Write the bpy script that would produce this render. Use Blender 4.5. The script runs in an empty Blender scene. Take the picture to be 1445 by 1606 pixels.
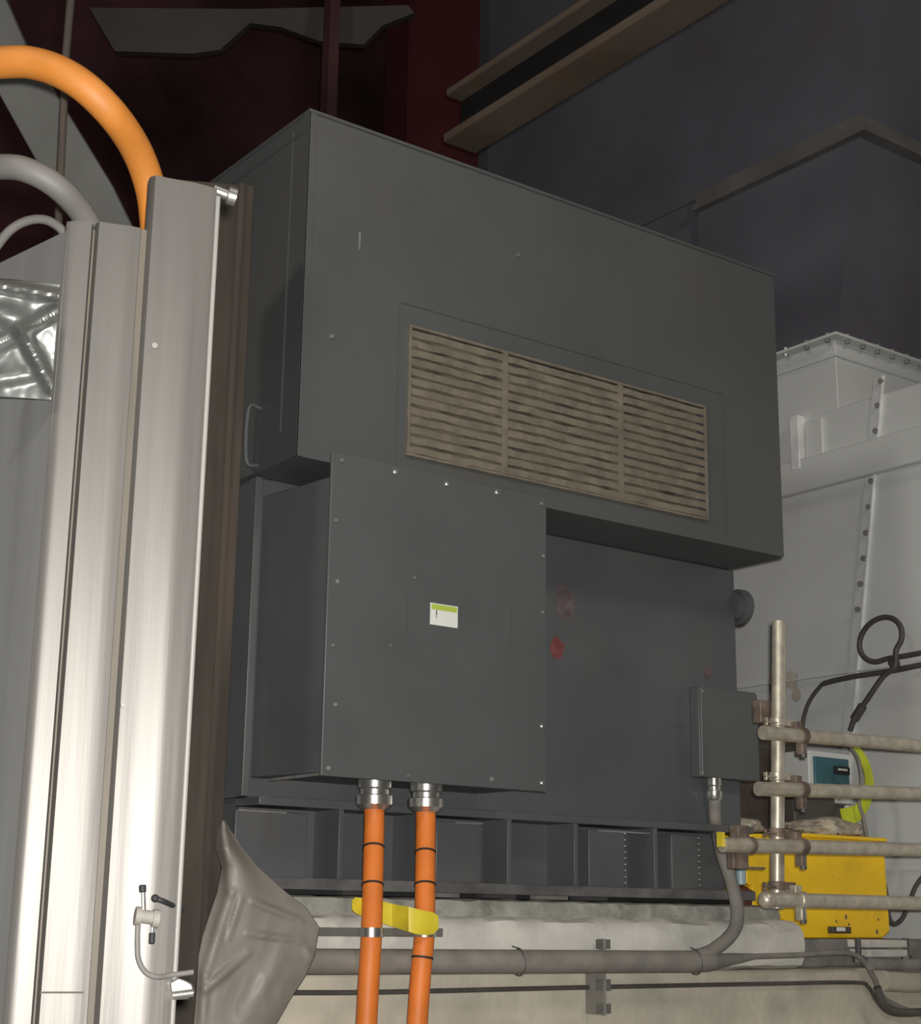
import bpy, bmesh, math, random
from mathutils import Vector, Matrix, noise
random.seed(7)
S = bpy.context.scene
COL = S.collection

# ------------------------------------------------------------------ camera
R2 = Vector((0.80267, -0.59612, 0.01453)); FW = Vector((0.57794, 0.77776, 0.24705))
R2 = (R2 - FW * R2.dot(FW) / FW.dot(FW)).normalized(); FW.normalize()
U2 = R2.cross(FW).normalized()
F = 2495.07
EYE = Vector((0, 0, 1.6))
cd = bpy.data.cameras.new('camera'); cam = bpy.data.objects.new('camera', cd); COL.objects.link(cam)
m = Matrix((R2, U2, -FW)).transposed().to_4x4(); m.translation = EYE
cam.matrix_world = m
cd.sensor_fit = 'HORIZONTAL'; cd.sensor_width = 36; cd.lens = F * 36 / 1445; cd.clip_start = 0.02; cd.clip_end = 200
S.camera = cam
# ------------------------------------------------------------------ light and exposure
w = bpy.data.worlds.new('hall_air'); S.world = w; w.use_nodes = True
w.node_tree.nodes['Background'].inputs[0].default_value = (0.80, 0.88, 1.0, 1)
w.node_tree.nodes['Background'].inputs[1].default_value = 0.03
def area(name, loc, target, size, power, color):
    l = bpy.data.lights.new(name, 'AREA'); l.shape = 'DISK'; l.size = size; l.energy = power; l.color = color
    o = bpy.data.objects.new(name, l); COL.objects.link(o); o.location = loc
    o.rotation_euler = (Vector(target) - Vector(loc)).to_track_quat('-Z', 'Y').to_euler(); return o
area('camera_flash', EYE + R2 * 0.03 + U2 * 0.05 - FW * 0.03, EYE + FW * 4 + R2 * 0.03, 0.05, 205, (1.0, 0.985, 0.945))
area('side_fill', (-3.2, 1.2, 6.2), (2.4, 4.8, 3.6), 0.8, 90, (1.0, 0.95, 0.86))  # added fill light, lifts the left side of the cooler
area('overhead_fill', (3.2, -3.0, 8.0), (3.6, 4.2, 2.2), 1.6, 150, (1.0, 0.93, 0.82))  # added soft fill from above, behind the camera
S.view_settings.view_transform = 'Standard'; S.view_settings.look = 'None'
S.view_settings.exposure = 0.0; S.view_settings.gamma = 1.0

# ------------------------------------------------------------------ measuring rays (photo pixel -> place in the hall)
def ray(x, y): return R2 * ((x - 722.5) / F) - U2 * ((y - 803) / F) + FW
def atX(x, y, X): r = ray(x, y); return r * (X / r.x) + EYE
def atY(x, y, Y): r = ray(x, y); return r * (Y / r.y) + EYE
def atD(x, y, D): return ray(x, y) * D + EYE
def atP(x, y, p, n): r = ray(x, y); return r * ((p - EYE).dot(n) / r.dot(n)) + EYE

# ------------------------------------------------------------------ materials
def mat(name, col, rough=0.6, metal=0.0, var=0.12, scale=6.0, bump=0.0, bscale=60.0, col2=None, stretch=(1, 1, 1),
        spots=None, spot_scale=3.0, spot_amt=0.6, spec=0.5, rvar=0.0, detail=5.0):
    m = bpy.data.materials.new(name); m.use_nodes = True
    t = m.node_tree; n = t.nodes; L = t.links; b = n['Principled BSDF']
    tc = n.new('ShaderNodeTexCoord'); mp = n.new('ShaderNodeMapping'); mp.inputs['Scale'].default_value = stretch
    L.new(tc.outputs['Object'], mp.inputs[0])
    nz = n.new('ShaderNodeTexNoise'); nz.inputs['Scale'].default_value = scale; nz.inputs['Detail'].default_value = detail
    L.new(mp.outputs[0], nz.inputs['Vector'])
    r = n.new('ShaderNodeValToRGB'); e = r.color_ramp.elements
    c2 = col2 if col2 else tuple(c * (1 - var * 2) for c in col)
    e[0].position = 0.33; e[0].color = (*c2, 1); e[1].position = 0.67
    e[1].color = (*(tuple(min(1, c * (1 + var)) for c in col)), 1)
    L.new(nz.outputs[0], r.inputs[0]); out = r.outputs[0]
    if spots:
        n2 = n.new('ShaderNodeTexNoise'); n2.inputs['Scale'].default_value = spot_scale; n2.inputs['Detail'].default_value = 6
        L.new(mp.outputs[0], n2.inputs['Vector'])
        r2 = n.new('ShaderNodeValToRGB'); r2.color_ramp.elements[0].position = 0.54; r2.color_ramp.elements[1].position = 0.68
        r2.color_ramp.elements[1].color = (spot_amt,) * 3 + (1,)
        L.new(n2.outputs[0], r2.inputs[0])
        mx = n.new('ShaderNodeMixRGB'); mx.inputs[2].default_value = (*spots, 1)
        L.new(r2.outputs[0], mx.inputs[0]); L.new(out, mx.inputs[1]); out = mx.outputs[0]
    L.new(out, b.inputs['Base Color'])
    b.inputs['Roughness'].default_value = rough; b.inputs['Metallic'].default_value = metal
    b.inputs['Specular IOR Level'].default_value = spec
    if rvar:
        mr = n.new('ShaderNodeMapRange'); mr.inputs['To Min'].default_value = rough - rvar; mr.inputs['To Max'].default_value = rough + rvar
        L.new(nz.outputs[0], mr.inputs['Value']); L.new(mr.outputs[0], b.inputs['Roughness'])
    if bump:
        n3 = n.new('ShaderNodeTexNoise'); n3.inputs['Scale'].default_value = bscale; n3.inputs['Detail'].default_value = 4
        L.new(mp.outputs[0], n3.inputs['Vector'])
        bp = n.new('ShaderNodeBump'); bp.inputs['Strength'].default_value = bump; bp.inputs['Distance'].default_value = 0.01
        L.new(n3.outputs[0], bp.inputs['Height']); L.new(bp.outputs[0], b.inputs['Normal'])
    return m
M = {}
M['grey'] = mat('grey_motor_paint', (0.078, 0.083, 0.083), 0.52, var=0.05, scale=2.2, spots=(0.086, 0.080, 0.068), spot_scale=1.6, spot_amt=0.6, bump=0.03, bscale=90)
M['grey2'] = mat('grey_motor_paint_low', (0.084, 0.088, 0.094), 0.45, var=0.06, scale=3, spots=(0.098, 0.094, 0.088), spot_scale=2.5, spot_amt=0.5, bump=0.03)
M['box'] = mat('grey_box_paint', (0.084, 0.090, 0.090), 0.45, var=0.04, scale=3, spots=(0.094, 0.092, 0.082), spot_scale=2.0, spot_amt=0.4, bump=0.02)
M['dusty'] = mat('dusty_grille', (0.165, 0.142, 0.106), 0.9, var=0.12, scale=14, spots=(0.125, 0.105, 0.08), spot_scale=24, spot_amt=0.8)
M['dustback'] = mat('dusty_filter', (0.13, 0.108, 0.08), 0.95, var=0.30, scale=9, stretch=(1, 1, 4), spots=(0.15, 0.125, 0.092), spot_scale=11, spot_amt=0.9)
M['black'] = mat('black', (0.012, 0.012, 0.013), 0.7)
M['screw'] = mat('zinc_screw', (0.55, 0.55, 0.53), 0.35, 0.8)
M['sheet'] = mat('aluminium_sheet', (0.138, 0.129, 0.119), 0.50, 0.58, var=0.05, scale=3.0, stretch=(7, 7, 0.35), bump=0.10, bscale=5, rvar=0.05)
M['flank'] = mat('lightened_flank_sheet', (0.17, 0.17, 0.165), 0.55, 0.3, var=0.06, scale=3.0, stretch=(6, 6, 0.4))  # same metal as the front sheets, colour lightened to brighten the flank
M['sheet_edge'] = mat('aluminium_edge', (0.24, 0.23, 0.215), 0.6, 0.2, var=0.04, scale=4, stretch=(4, 4, 0.4))
M['seam'] = mat('dull_seam', (0.10, 0.086, 0.068), 0.7, 0.1, var=0.1, scale=6, stretch=(4, 4, 0.6))
M['foil'] = mat('crumpled_foil', (0.20, 0.205, 0.195), 0.46, 0.7, var=0.08, scale=8, bump=0.03, bscale=9)
M['brown'] = mat('brown_steel', (0.046, 0.037, 0.029), 0.8, 0.0, spec=0.25, var=0.2, scale=3, stretch=(5, 5, 0.5), spots=(0.058, 0.042, 0.034), spot_scale=3)
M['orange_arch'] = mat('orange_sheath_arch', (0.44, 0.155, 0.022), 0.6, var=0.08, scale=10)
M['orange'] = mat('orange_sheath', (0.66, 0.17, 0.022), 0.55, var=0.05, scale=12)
M['yellow'] = mat('yellow_paint', (0.90, 0.56, 0.012), 0.45, var=0.05, scale=5, spots=(0.62, 0.36, 0.02), spot_scale=9, spot_amt=0.35)
M['tag'] = mat('yellow_tag', (0.62, 0.50, 0.03), 0.5, var=0.08, scale=14)
M['hivis'] = mat('yellow_green_strap', (0.52, 0.58, 0.03), 0.6)
M['white'] = mat('white_casing_paint', (0.60, 0.61, 0.60), 0.55, var=0.03, scale=2, spots=(0.52, 0.50, 0.47), spot_scale=1.6, spot_amt=0.4, bump=0.03, bscale=20)
M['white_edge'] = mat('bright_edge_paint', (0.80, 0.81, 0.80), 0.5)
M['casing_bolt'] = mat('painted_casing_bolt', (0.24, 0.235, 0.22), 0.6)
M['stain'] = mat('brown_stain', (0.50, 0.45, 0.38), 0.7, var=0.15, scale=12)
M['bolt'] = mat('dark_bolt', (0.10, 0.10, 0.10), 0.5, 0.5)
M['duct'] = mat('dark_blue_duct', (0.22, 0.235, 0.275), 0.7, var=0.10, scale=0.8, spots=(0.21, 0.19, 0.22), spot_scale=0.7)
M['duct_light'] = mat('duct_flange_paint', (0.27, 0.26, 0.25), 0.7, var=0.1, scale=2)
M['beam'] = mat('brown_beam_paint', (0.20, 0.155, 0.12), 0.7, var=0.15, scale=1.5, spots=(0.22, 0.12, 0.04), spot_scale=1.3)
M['maroon'] = mat('maroon_steel', (0.12, 0.022, 0.026), 0.85, var=0.3, scale=0.5)
M['hall'] = mat('hall_wall', (0.19, 0.075, 0.085), 0.9, var=0.4, scale=0.35)
M['hallgrey'] = mat('hall_grey', (0.12, 0.105, 0.10), 0.9, var=0.2, scale=0.6)
M['floor'] = mat('floor_concrete', (0.16, 0.15, 0.135), 0.85, var=0.15, scale=2, bump=0.1)
M['concrete'] = mat('plinth_concrete', (0.50, 0.46, 0.37), 0.9, var=0.10, scale=4, spots=(0.36, 0.335, 0.28), spot_scale=3.2, spot_amt=0.7, bump=0.35, bscale=26)
M['lime'] = mat('limewashed_lip', (0.58, 0.56, 0.51), 0.9, var=0.10, scale=5, spots=(0.44, 0.42, 0.37), spot_scale=5, spot_amt=0.6, bump=0.4, bscale=20)
M['grout'] = mat('dirty_grout', (0.29, 0.285, 0.25), 0.9, var=0.15, scale=14, spots=(0.15, 0.14, 0.125), spot_scale=8, spot_amt=0.9, bump=0.5, bscale=30)
M['baserail'] = mat('dirty_flange', (0.105, 0.10, 0.10), 0.8, var=0.2, scale=9, spots=(0.16, 0.15, 0.14), spot_scale=5, spot_amt=0.8)
M['dirty'] = mat('dirty_base_rail', (0.20, 0.185, 0.175), 0.8, var=0.2, scale=9, spots=(0.11, 0.105, 0.10), spot_scale=5, spot_amt=0.9)
M['conduit'] = mat('grey_conduit', (0.215, 0.20, 0.175), 0.7, var=0.1, scale=12)
M['cable'] = mat('dark_cable', (0.075, 0.068, 0.062), 0.6, var=0.1, scale=12)
M['galv'] = mat('galvanised_tube', (0.58, 0.53, 0.43), 0.40, 0.55, var=0.12, scale=22, spots=(0.46, 0.37, 0.27), spot_scale=10, spot_amt=0.5)
M['rust'] = mat('rusty_coupler', (0.20, 0.15, 0.12), 0.6, 0.3, var=0.25, scale=20)
M['chrome'] = mat('bright_gland', (0.62, 0.61, 0.57), 0.28, 0.9, var=0.06, scale=12)
M['tarp'] = mat('grey_tarp', (0.225, 0.204, 0.178), 0.5, spec=0.35, var=0.05, scale=5, bump=0.05, bscale=14)
M['hose'] = mat('grey_hose', (0.12, 0.113, 0.104), 0.6, var=0.08, scale=8)
M['tray'] = mat('grey_tray', (0.050, 0.050, 0.045), 0.8)
M['strip'] = mat('grey_strip', (0.115, 0.112, 0.10), 0.7, var=0.1, scale=4)
M['rag'] = mat('dirty_rag', (0.42, 0.37, 0.29), 0.95, var=0.2, scale=20, spots=(0.12, 0.10, 0.08), spot_scale=10, bump=0.6, bscale=40)
M['teal'] = mat('teal_plastic', (0.045, 0.135, 0.165), 0.4, var=0.15, scale=9)
M['paleblue'] = mat('pale_blue_fitting', (0.33, 0.45, 0.48), 0.4)
M['redbrown'] = mat('red_brown_valve', (0.13, 0.035, 0.022), 0.6, var=0.2, scale=20)
M['labelw'] = mat('label_white', (0.72, 0.73, 0.68), 0.6, var=0.02)
M['labelg'] = mat('label_green', (0.42, 0.52, 0.07), 0.6, var=0.03)
M['ink'] = mat('label_ink', (0.12, 0.12, 0.11), 0.7)
M['redglint'] = mat('painted_red_glint', (0.19, 0.055, 0.052), 0.6, var=0.2, scale=30)  # stands in for red light reflected in the body paint
M['dullred'] = mat('dull_red_mark', (0.105, 0.080, 0.080), 0.7, var=0.15, scale=30)  # duller tone for the painted red reflections
M['darkbox'] = mat('dark_brown_housing', (0.075, 0.06, 0.05), 0.6, var=0.2, scale=6)

# ------------------------------------------------------------------ mesh helpers
def box(bm, x0, x1, y0, y1, z0, z1):
    v = [bm.verts.new((x, y, z)) for x in (x0, x1) for y in (y0, y1) for z in (z0, z1)]
    for f in ((0, 1, 3, 2), (4, 6, 7, 5), (0, 4, 5, 1), (2, 3, 7, 6), (0, 2, 6, 4), (1, 5, 7, 3)):
        bm.faces.new([v[i] for i in f])
def prism(bm, pts, off):
    """closed outline (3d points) extruded by a vector"""
    a = [bm.verts.new(p) for p in pts]; b = [bm.verts.new(Vector(p) + Vector(off)) for p in pts]
    n = len(pts); bm.faces.new(a); bm.faces.new(b[::-1])
    for i in range(n): bm.faces.new((a[i], b[i], b[(i + 1) % n], a[(i + 1) % n]))
def spline(pts, k=8, closed=False):
    P = [Vector(p) for p in pts]; out = []
    n = len(P)
    for i in range(n if closed else n - 1):
        if closed: a, b, c, d = P[(i - 1) % n], P[i], P[(i + 1) % n], P[(i + 2) % n]
        else:
            b, c = P[i], P[i + 1]
            a = P[i - 1] if i else 2 * b - c
            d = P[i + 2] if i + 2 < n else 2 * c - b
        for j in range(k):
            t = j / k
            out.append(0.5 * ((2 * b) + (c - a) * t + (2 * a - 5 * b + 4 * c - d) * t * t + (3 * b - a - 3 * c + d) * t ** 3))
    if not closed: out.append(P[-1])
    return out
def tube(bm, pts, r, seg=16, cap=True, wob=0.0):
    P = [Vector(p) for p in pts]; n = len(P); rings = []
    up = None
    for i, p in enumerate(P):
        t = (P[min(i + 1, n - 1)] - P[max(i - 1, 0)]).normalized()
        if up is None:
            up = Vector((0, 0, 1)) if abs(t.z) < 0.9 else Vector((0, 1, 0))
        s = t.cross(up).normalized(); up = s.cross(t).normalized()
        rr = r[i] if isinstance(r, (list, tuple)) else r
        rings.append([bm.verts.new(p + (s * math.cos(a) + up * math.sin(a)) * rr * (1 + wob * noise.noise(p * 9)))
                      for a in [2 * math.pi * k / seg for k in range(seg)]])
    for i in range(n - 1):
        for k in range(seg):
            bm.faces.new((rings[i][k], rings[i][(k + 1) % seg], rings[i + 1][(k + 1) % seg], rings[i + 1][k]))
    if cap: bm.faces.new(rings[0][::-1]); bm.faces.new(rings[-1])
def cyl(bm, a, b, r, seg=20): tube(bm, [Vector(a), Vector(b)], r, seg)
def obj(name, bm, material, parent=None, bevel=0.0, smooth=True):
    bmesh.ops.recalc_face_normals(bm, faces=bm.faces)
    me = bpy.data.meshes.new(name); bm.to_mesh(me); bm.free()
    me.materials.append(M[material])
    o = bpy.data.objects.new(name, me); COL.objects.link(o)
    if smooth:
        for p in me.polygons: p.use_smooth = True
        me.set_sharp_from_angle(angle=math.radians(35))
    if bevel:
        md = o.modifiers.new('bevel', 'BEVEL'); md.width = bevel; md.segments = 2; md.limit_method = 'ANGLE'; md.angle_limit = math.radians(40)
    if parent is not None:
        o.parent = parent; o.matrix_parent_inverse = Matrix.Translation(-gloc(parent))
    return o
def gloc(o):
    v = Vector(o.location)
    return v
def thing(name, label, cat, loc, group=None):
    o = bpy.data.objects.new(name, None); COL.objects.link(o); o.location = loc; o.empty_display_size = 0.05
    return tag(o, label, cat, group)
def tag(o, label, cat, group=None, kind=None):
    if label: o['label'] = label
    if cat: o['category'] = cat
    if group: o['group'] = group
    if kind: o['kind'] = kind
    return o
def struct(name, bm, material, **k):
    o = obj(name, bm, material, **k); o['kind'] = 'structure'; return o
def B(): return bmesh.new()
Z0 = 1.6            # eye height; heights below are written relative to it where measured

# ------------------------------------------------------------------ the hall
bm = B(); box(bm, -7, 17, -7, 17, -0.1, 0); struct('floor', bm, 'floor')
bm = B(); box(bm, -7, 17, 16, 16.2, 0, 14); struct('wall_back', bm, 'hall')
bm = B(); box(bm, 16, 16.2, -7, 16, 0, 14); struct('wall_right', bm, 'hall')
bm = B(); box(bm, -7.2, -7, -7, 16, 0, 14); struct('wall_left', bm, 'hall')
bm = B(); box(bm, -7, 16, -7.2, -7, 0, 14); struct('wall_front', bm, 'hall')
bm = B(); box(bm, -7, 17, -7, 17, 14, 14.2); struct('ceiling', bm, 'hall')

# ------------------------------------------------------------------ concrete plinth under the motor
plinth = thing('concrete_plinth', 'long grey concrete plinth carrying the dark grey motor', 'plinth', (4.2, 4.8, 0))
bm = B(); box(bm, 1.0, 5.88, 4.09, 5.6, 0, Z0 - 0.165); obj('plinth_block', bm, 'concrete', plinth, bevel=0.012)
# limewashed, lumpy lip
bm = B()
nx, prof = 90, [(4.12, -0.165), (4.085, -0.16), (4.045, -0.15), (4.03, -0.12), (4.028, -0.08), (4.032, -0.04), (4.05, -0.012), (4.09, 0.004), (4.4, 0.006), (4.4, -0.165)]
rows = []
for i in range(nx + 1):
    x = 1.9 + (4.575 - 1.9) * i / nx
    rows.append([bm.verts.new((x, y + 0.010 * noise.noise(Vector((x * 5, j * 0.8, 0))) * (y < 4.1), Z0 + z + 0.010 * noise.noise(Vector((x * 7, j, 3))) * (j < 8))) for j, (y, z) in enumerate(prof)])
for i in range(nx):
    for j in range(len(prof)):
        k = (j + 1) % len(prof); bm.faces.new((rows[i][j], rows[i + 1][j], rows[i + 1][k], rows[i][k]))
bm.faces.new(rows[0]); bm.faces.new(rows[-1][::-1]); obj('lip', bm, 'lime', plinth)
bm = B()
rows = []
for i in range(61):
    x = 1.95 + (4.54 - 1.95) * i / 60
    rows.append([bm.verts.new((x, y + 0.012 * noise.noise(Vector((x * 11, j * 2.0, 8))) * (j in (1, 2)), Z0 + z + 0.006 * noise.noise(Vector((x * 14, j, 5))))) for j, (y, z) in enumerate([(4.12, -0.01), (4.11, 0.02), (4.125, 0.052), (4.17, 0.058), (4.9, 0.056), (4.9, -0.01)])])
for i in range(60):
    for j in range(6):
        k = (j + 1) % 6; bm.faces.new((rows[i][j], rows[i + 1][j], rows[i + 1][k], rows[i][k]))
bm.faces.new(rows[0]); bm.faces.new(rows[-1][::-1]); obj('grout_bed', bm, 'grout', plinth)
bm = B(); box(bm, 4.6, 5.6, 4.22, 5.4, Z0 - 0.165, Z0 - 0.06); obj('side_ledge', bm, 'dirty', plinth, bevel=0.01)

# ------------------------------------------------------------------ the electric motor
motor = thing('electric_motor', 'huge dark grey electric motor with box cooler, louvred grille and side terminal box', 'electric motor', (3.42, 4.75, Z0 + 0.07))
XL, XR = 2.352, 4.508
ZB, ZT = Z0 + 1.345, Z0 + 2.488
# cooler: a hollow shell with the grille opening in its front
gx0, gx1, gz0, gz1 = 2.760, 4.090, Z0 + 1.428, Z0 + 1.852
def wall_with_hole(bm, x0, x1, z0, z1, hx0, hx1, hz0, hz1, y0, y1):
    box(bm, x0, hx0, y0, y1, z0, z1); box(bm, hx1, x1, y0, y1, z0, z1)
    box(bm, hx0, hx1, y0, y1, z0, hz0); box(bm, hx0, hx1, y0, y1, hz1, z1)
bm = B()
outer = [(XL, ZB), (XR, ZB), (XR, ZT), (XL, ZT)]; hole = [(gx0, gz0), (gx1, gz0), (gx1, gz1), (gx0, gz1)]
vo = [bm.verts.new((x, 4.0, z)) for x, z in outer]; vh = [bm.verts.new((x, 4.0, z)) for x, z in hole]
vi = [bm.verts.new((x, 4.09, z)) for x, z in hole]; vb = [bm.verts.new((x, 5.45, z)) for x, z in outer]
for i in range(4):
    j = (i + 1) % 4
    bm.faces.new((vo[i], vo[j], vh[j], vh[i])); bm.faces.new((vh[i], vh[j], vi[j], vi[i])); bm.faces.new((vo[i], vb[i], vb[j], vo[j]))
bm.faces.new(vi); bm.faces.new(vb[::-1])
cooler = obj('cooler_housing', bm, 'grey', motor, smooth=False)
bm = B(); box(bm, gx0 + .001, gx1 - .001, 4.034, 4.040, gz0 + .001, gz1 - .001); obj('filter_screen', bm, 'dustback', cooler, smooth=False)
# folded corner cover and seams
bm = B(); box(bm, XL - 0.003, XL + 0.022, 3.996, 4.0, ZB, ZT); box(bm, XL - 0.004, XL, 3.996, 4.03, ZB, ZT); obj('corner_strip', bm, 'grey', cooler, smooth=False)
bm = B(); box(bm, XL - 0.006, XR + 0.004, 3.994, 5.45, ZT, ZT + 0.010); obj('lid', bm, 'grey', cooler, smooth=False)
bm = B(); box(bm, 2.712, 2.716, 3.997, 4.0, ZB + 0.02, Z0 + 1.93); box(bm, 2.712, 4.2, 3.997, 4.0, Z0 + 1.93, Z0 + 1.933); box(bm, 4.2, 4.204, 3.997, 4.0, ZB + 0.02, Z0 + 1.933)
obj('grille_panel_edge', bm, 'grey', cooler, smooth=False)
# grille: frame, mullions and three banks of dusty louvres
bm = B(); t = 0.009
box(bm, gx0 - t, gx1 + t, 3.988, 4.004, gz1, gz1 + t); box(bm, gx0 - t, gx1 + t, 3.988, 4.004, gz0 - t, gz0)
box(bm, gx0 - t, gx0, 3.988, 4.004, gz0, gz1); box(bm, gx1, gx1 + t, 3.988, 4.004, gz0, gz1)
mx1 = atY(790, 650, 4.0).x; mx2 = atY(972, 700, 4.0).x
for mx in (mx1, mx2): box(bm, mx - 0.011, mx + 0.011, 3.988, 4.03, gz0, gz1)
grille = obj('grille_frame', bm, 'dusty', cooler, bevel=0.002)
NS = 13
for a, b in ((gx0, mx1 - .011), (mx1 + .011, mx2 - .011), (mx2 + .011, gx1)):
    bm = B()
    for k in range(NS):
        z = gz0 + (gz1 - gz0) * (k + 0.45) / NS
        nseg = max(6, int((b - a) / 0.03)); rows = []
        for i in range(nseg + 1):
            x = a + (b - a) * i / nseg; q = 0.0045 * noise.noise(Vector((x * 14, k * 3.3, 1.0)))
            rows.append([bm.verts.new((x, y, z + dz + q)) for y, dz in ((3.993, -0.0120), (3.991, 0.0100), (4.03, 0.0125), (4.031, 0.0095), (3.997, -0.0095))])
        for i in range(nseg):
            for j in range(5): bm.faces.new((rows[i][j], rows[i + 1][j], rows[i + 1][(j + 1) % 5], rows[i][(j + 1) % 5]))
        bm.faces.new(rows[0]); bm.faces.new(rows[-1][::-1])
    obj('louvre_bank', bm, 'dusty', cooler, smooth=False)
# small things on the cooler
for px, py in ((812, 400), (519, 528)):
    p = atY(px, py, 4.0); bm = B(); cyl(bm, (p.x, 4.0, p.z), (p.x, 3.992, p.z), 0.006, 12); obj('screw', bm, 'screw', cooler)
for py, r in ((378, 0.030),):
    p = atY(564, py, 4.0); bm = B(); box(bm, p.x - .003, p.x + .003, 3.9985, 4.0, p.z - r, p.z + r); obj('paint_scratch', bm, 'dirty', cooler)
a = atX(408, 640, XL); b = atX(408, 728, XL)
bm = B(); tube(bm, spline([(XL + .003, a.y, a.z), (XL - .04, a.y, a.z - .01), (XL - .04, a.y, b.z + .01), (XL + .003, a.y, b.z)], 6), 0.007, 10)
obj('side_handle', bm, 'box', cooler)
# left side folds of the cooler
bm = B(); box(bm, XL - 0.004, XL, 4.10, 4.108, ZB + .1, ZT - 0.03); box(bm, XL - 0.006, XL, 3.999, 5.2, ZT - 0.06, ZT - 0.055); obj('side_panel_seam', bm, 'grey', cooler, smooth=False)

# stator body below
YB = 4.285
bm = B(); box(bm, 2.375, 4.535, YB, 5.45, Z0 + 0.345, ZB - 0.001)
body = obj('stator_housing', bm, 'grey2', motor, bevel=0.006)
bm = B(); box(bm, 2.366, 2.392, YB - 0.02, YB + 0.02, Z0 + 0.345, ZB - 0.004); obj('edge_flange', bm, 'box', body, bevel=0.003)
# round cover on the right flank
c = atX(1156, 950, 4.56)
bm = B(); tube(bm, [(4.53, c.y + .02, c.z), (4.575, c.y + .02, c.z), (4.58, c.y + .02, c.z), (4.605, c.y + .02, c.z), (4.61, c.y + .02, c.z)], [0.060, 0.060, 0.072, 0.072, 0.066], 32)
obj('round_side_cover', bm, 'grey2', body)
# red light reflections painted on the body as flat blots
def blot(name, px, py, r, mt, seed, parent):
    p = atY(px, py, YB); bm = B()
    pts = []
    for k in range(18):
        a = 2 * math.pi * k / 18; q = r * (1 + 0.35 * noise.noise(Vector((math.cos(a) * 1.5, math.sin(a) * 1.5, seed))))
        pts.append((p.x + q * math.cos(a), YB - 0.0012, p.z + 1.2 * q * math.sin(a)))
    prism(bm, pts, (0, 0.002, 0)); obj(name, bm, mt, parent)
blot('painted_red_glint', 874, 1017, 0.032, 'redglint', 2.0, body)
blot('painted_dull_glint', 886, 945, 0.050, 'dullred', 5.0, body)
blot('faint_red_mark', 1110, 1054, 0.022, 'dullred', 7.0, body)
# rotation ring mark on the housing
bm = B(); p = atY(1060, 1090, YB); tube(bm, [(p.x + .12 * math.cos(a), YB, p.z + .12 * math.sin(a)) for a in [math.pi * (0.9 + 0.75 * k / 24) for k in range(25)]], 0.0016, 6)
obj('scribed_arc', bm, 'box', body)

# base frame with gussets
YF = 4.19
zb0, zb1 = Z0 + 0.075, Z0 + 0.345
bm = B(); box(bm, 2.40, 4.49, 4.335, 5.4, zb0, zb1); base = obj('base_frame', bm, 'grey2', motor, bevel=0.003)
bm = B(); box(bm, 2.385, 4.50, YF, 4.34, zb1 - 0.028, zb1 - 0.002); obj('top_flange', bm, 'grey2', base, bevel=0.003)
bm = B(); box(bm, 2.385, 4.50, YF, 4.34, zb0, zb0 + 0.034); obj('bottom_flange', bm, 'baserail', base, bevel=0.003)
def bx(px): return atY(px, 1340, YF).x
for px in (535, 660, 800, 905, 1030):
    x = bx(px); bm = B(); box(bm, x - 0.009, x + 0.009, YF + .002, 4.336, zb0 + 0.033, zb1 - 0.027); obj('gusset', bm, 'grey2', base, bevel=0.002)
for a, b in ((372, 486), (690, 757), (930, 986), (1060, 1102)):    # cover plates between the gussets with bright weld seams and edge highlights
    x0, x1 = bx(a), bx(b); bm = B(); box(bm, x0, x1, YF + 0.02, 4.336, zb0 + 0.033, zb1 - 0.045); obj('pocket_plate', bm, 'grey2', base, bevel=0.003)
for a, b in ((376, 452), (720, 762), (945, 1026)):  # bright beads stand in for highlights along the plate tops
    x0, x1 = bx(a), bx(b); bm = B()
    tube(bm, [(x0 + (x1 - x0) * k / 20, YF + 0.021, zb1 - 0.046 + 0.0015 * noise.noise(Vector((k, a, 0)))) for k in range(21)], 0.0035, 8); obj('edge_highlight', bm, 'screw' if a == 945 else 'dirty', base)
for a in (986, 1102):
    x0 = bx(a)
    bm = B()
    for k in range(9): 
        z = zb0 + 0.05 + k * 0.021
        bmesh.ops.create_icosphere(bm, subdivisions=1, radius=0.0045, matrix=Matrix.Translation((x0, YF + 0.017, z)))
    obj('weld_seam', bm, 'screw', base)
for k, px in enumerate((575, 700, 790, 872, 935)):    # shims under the base
    x = bx(px); bm = B(); box(bm, x - .07, x + .07, YF + .02, 4.5, Z0 + 0.062, zb0); obj('shim', bm, 'dirty' if k % 2 else 'bolt', base)
bm = B(); box(bm, 2.5, 4.45, 4.24, 5.3, Z0 + 0.062, zb0); obj('packing_strip', bm, 'black', base)

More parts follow.
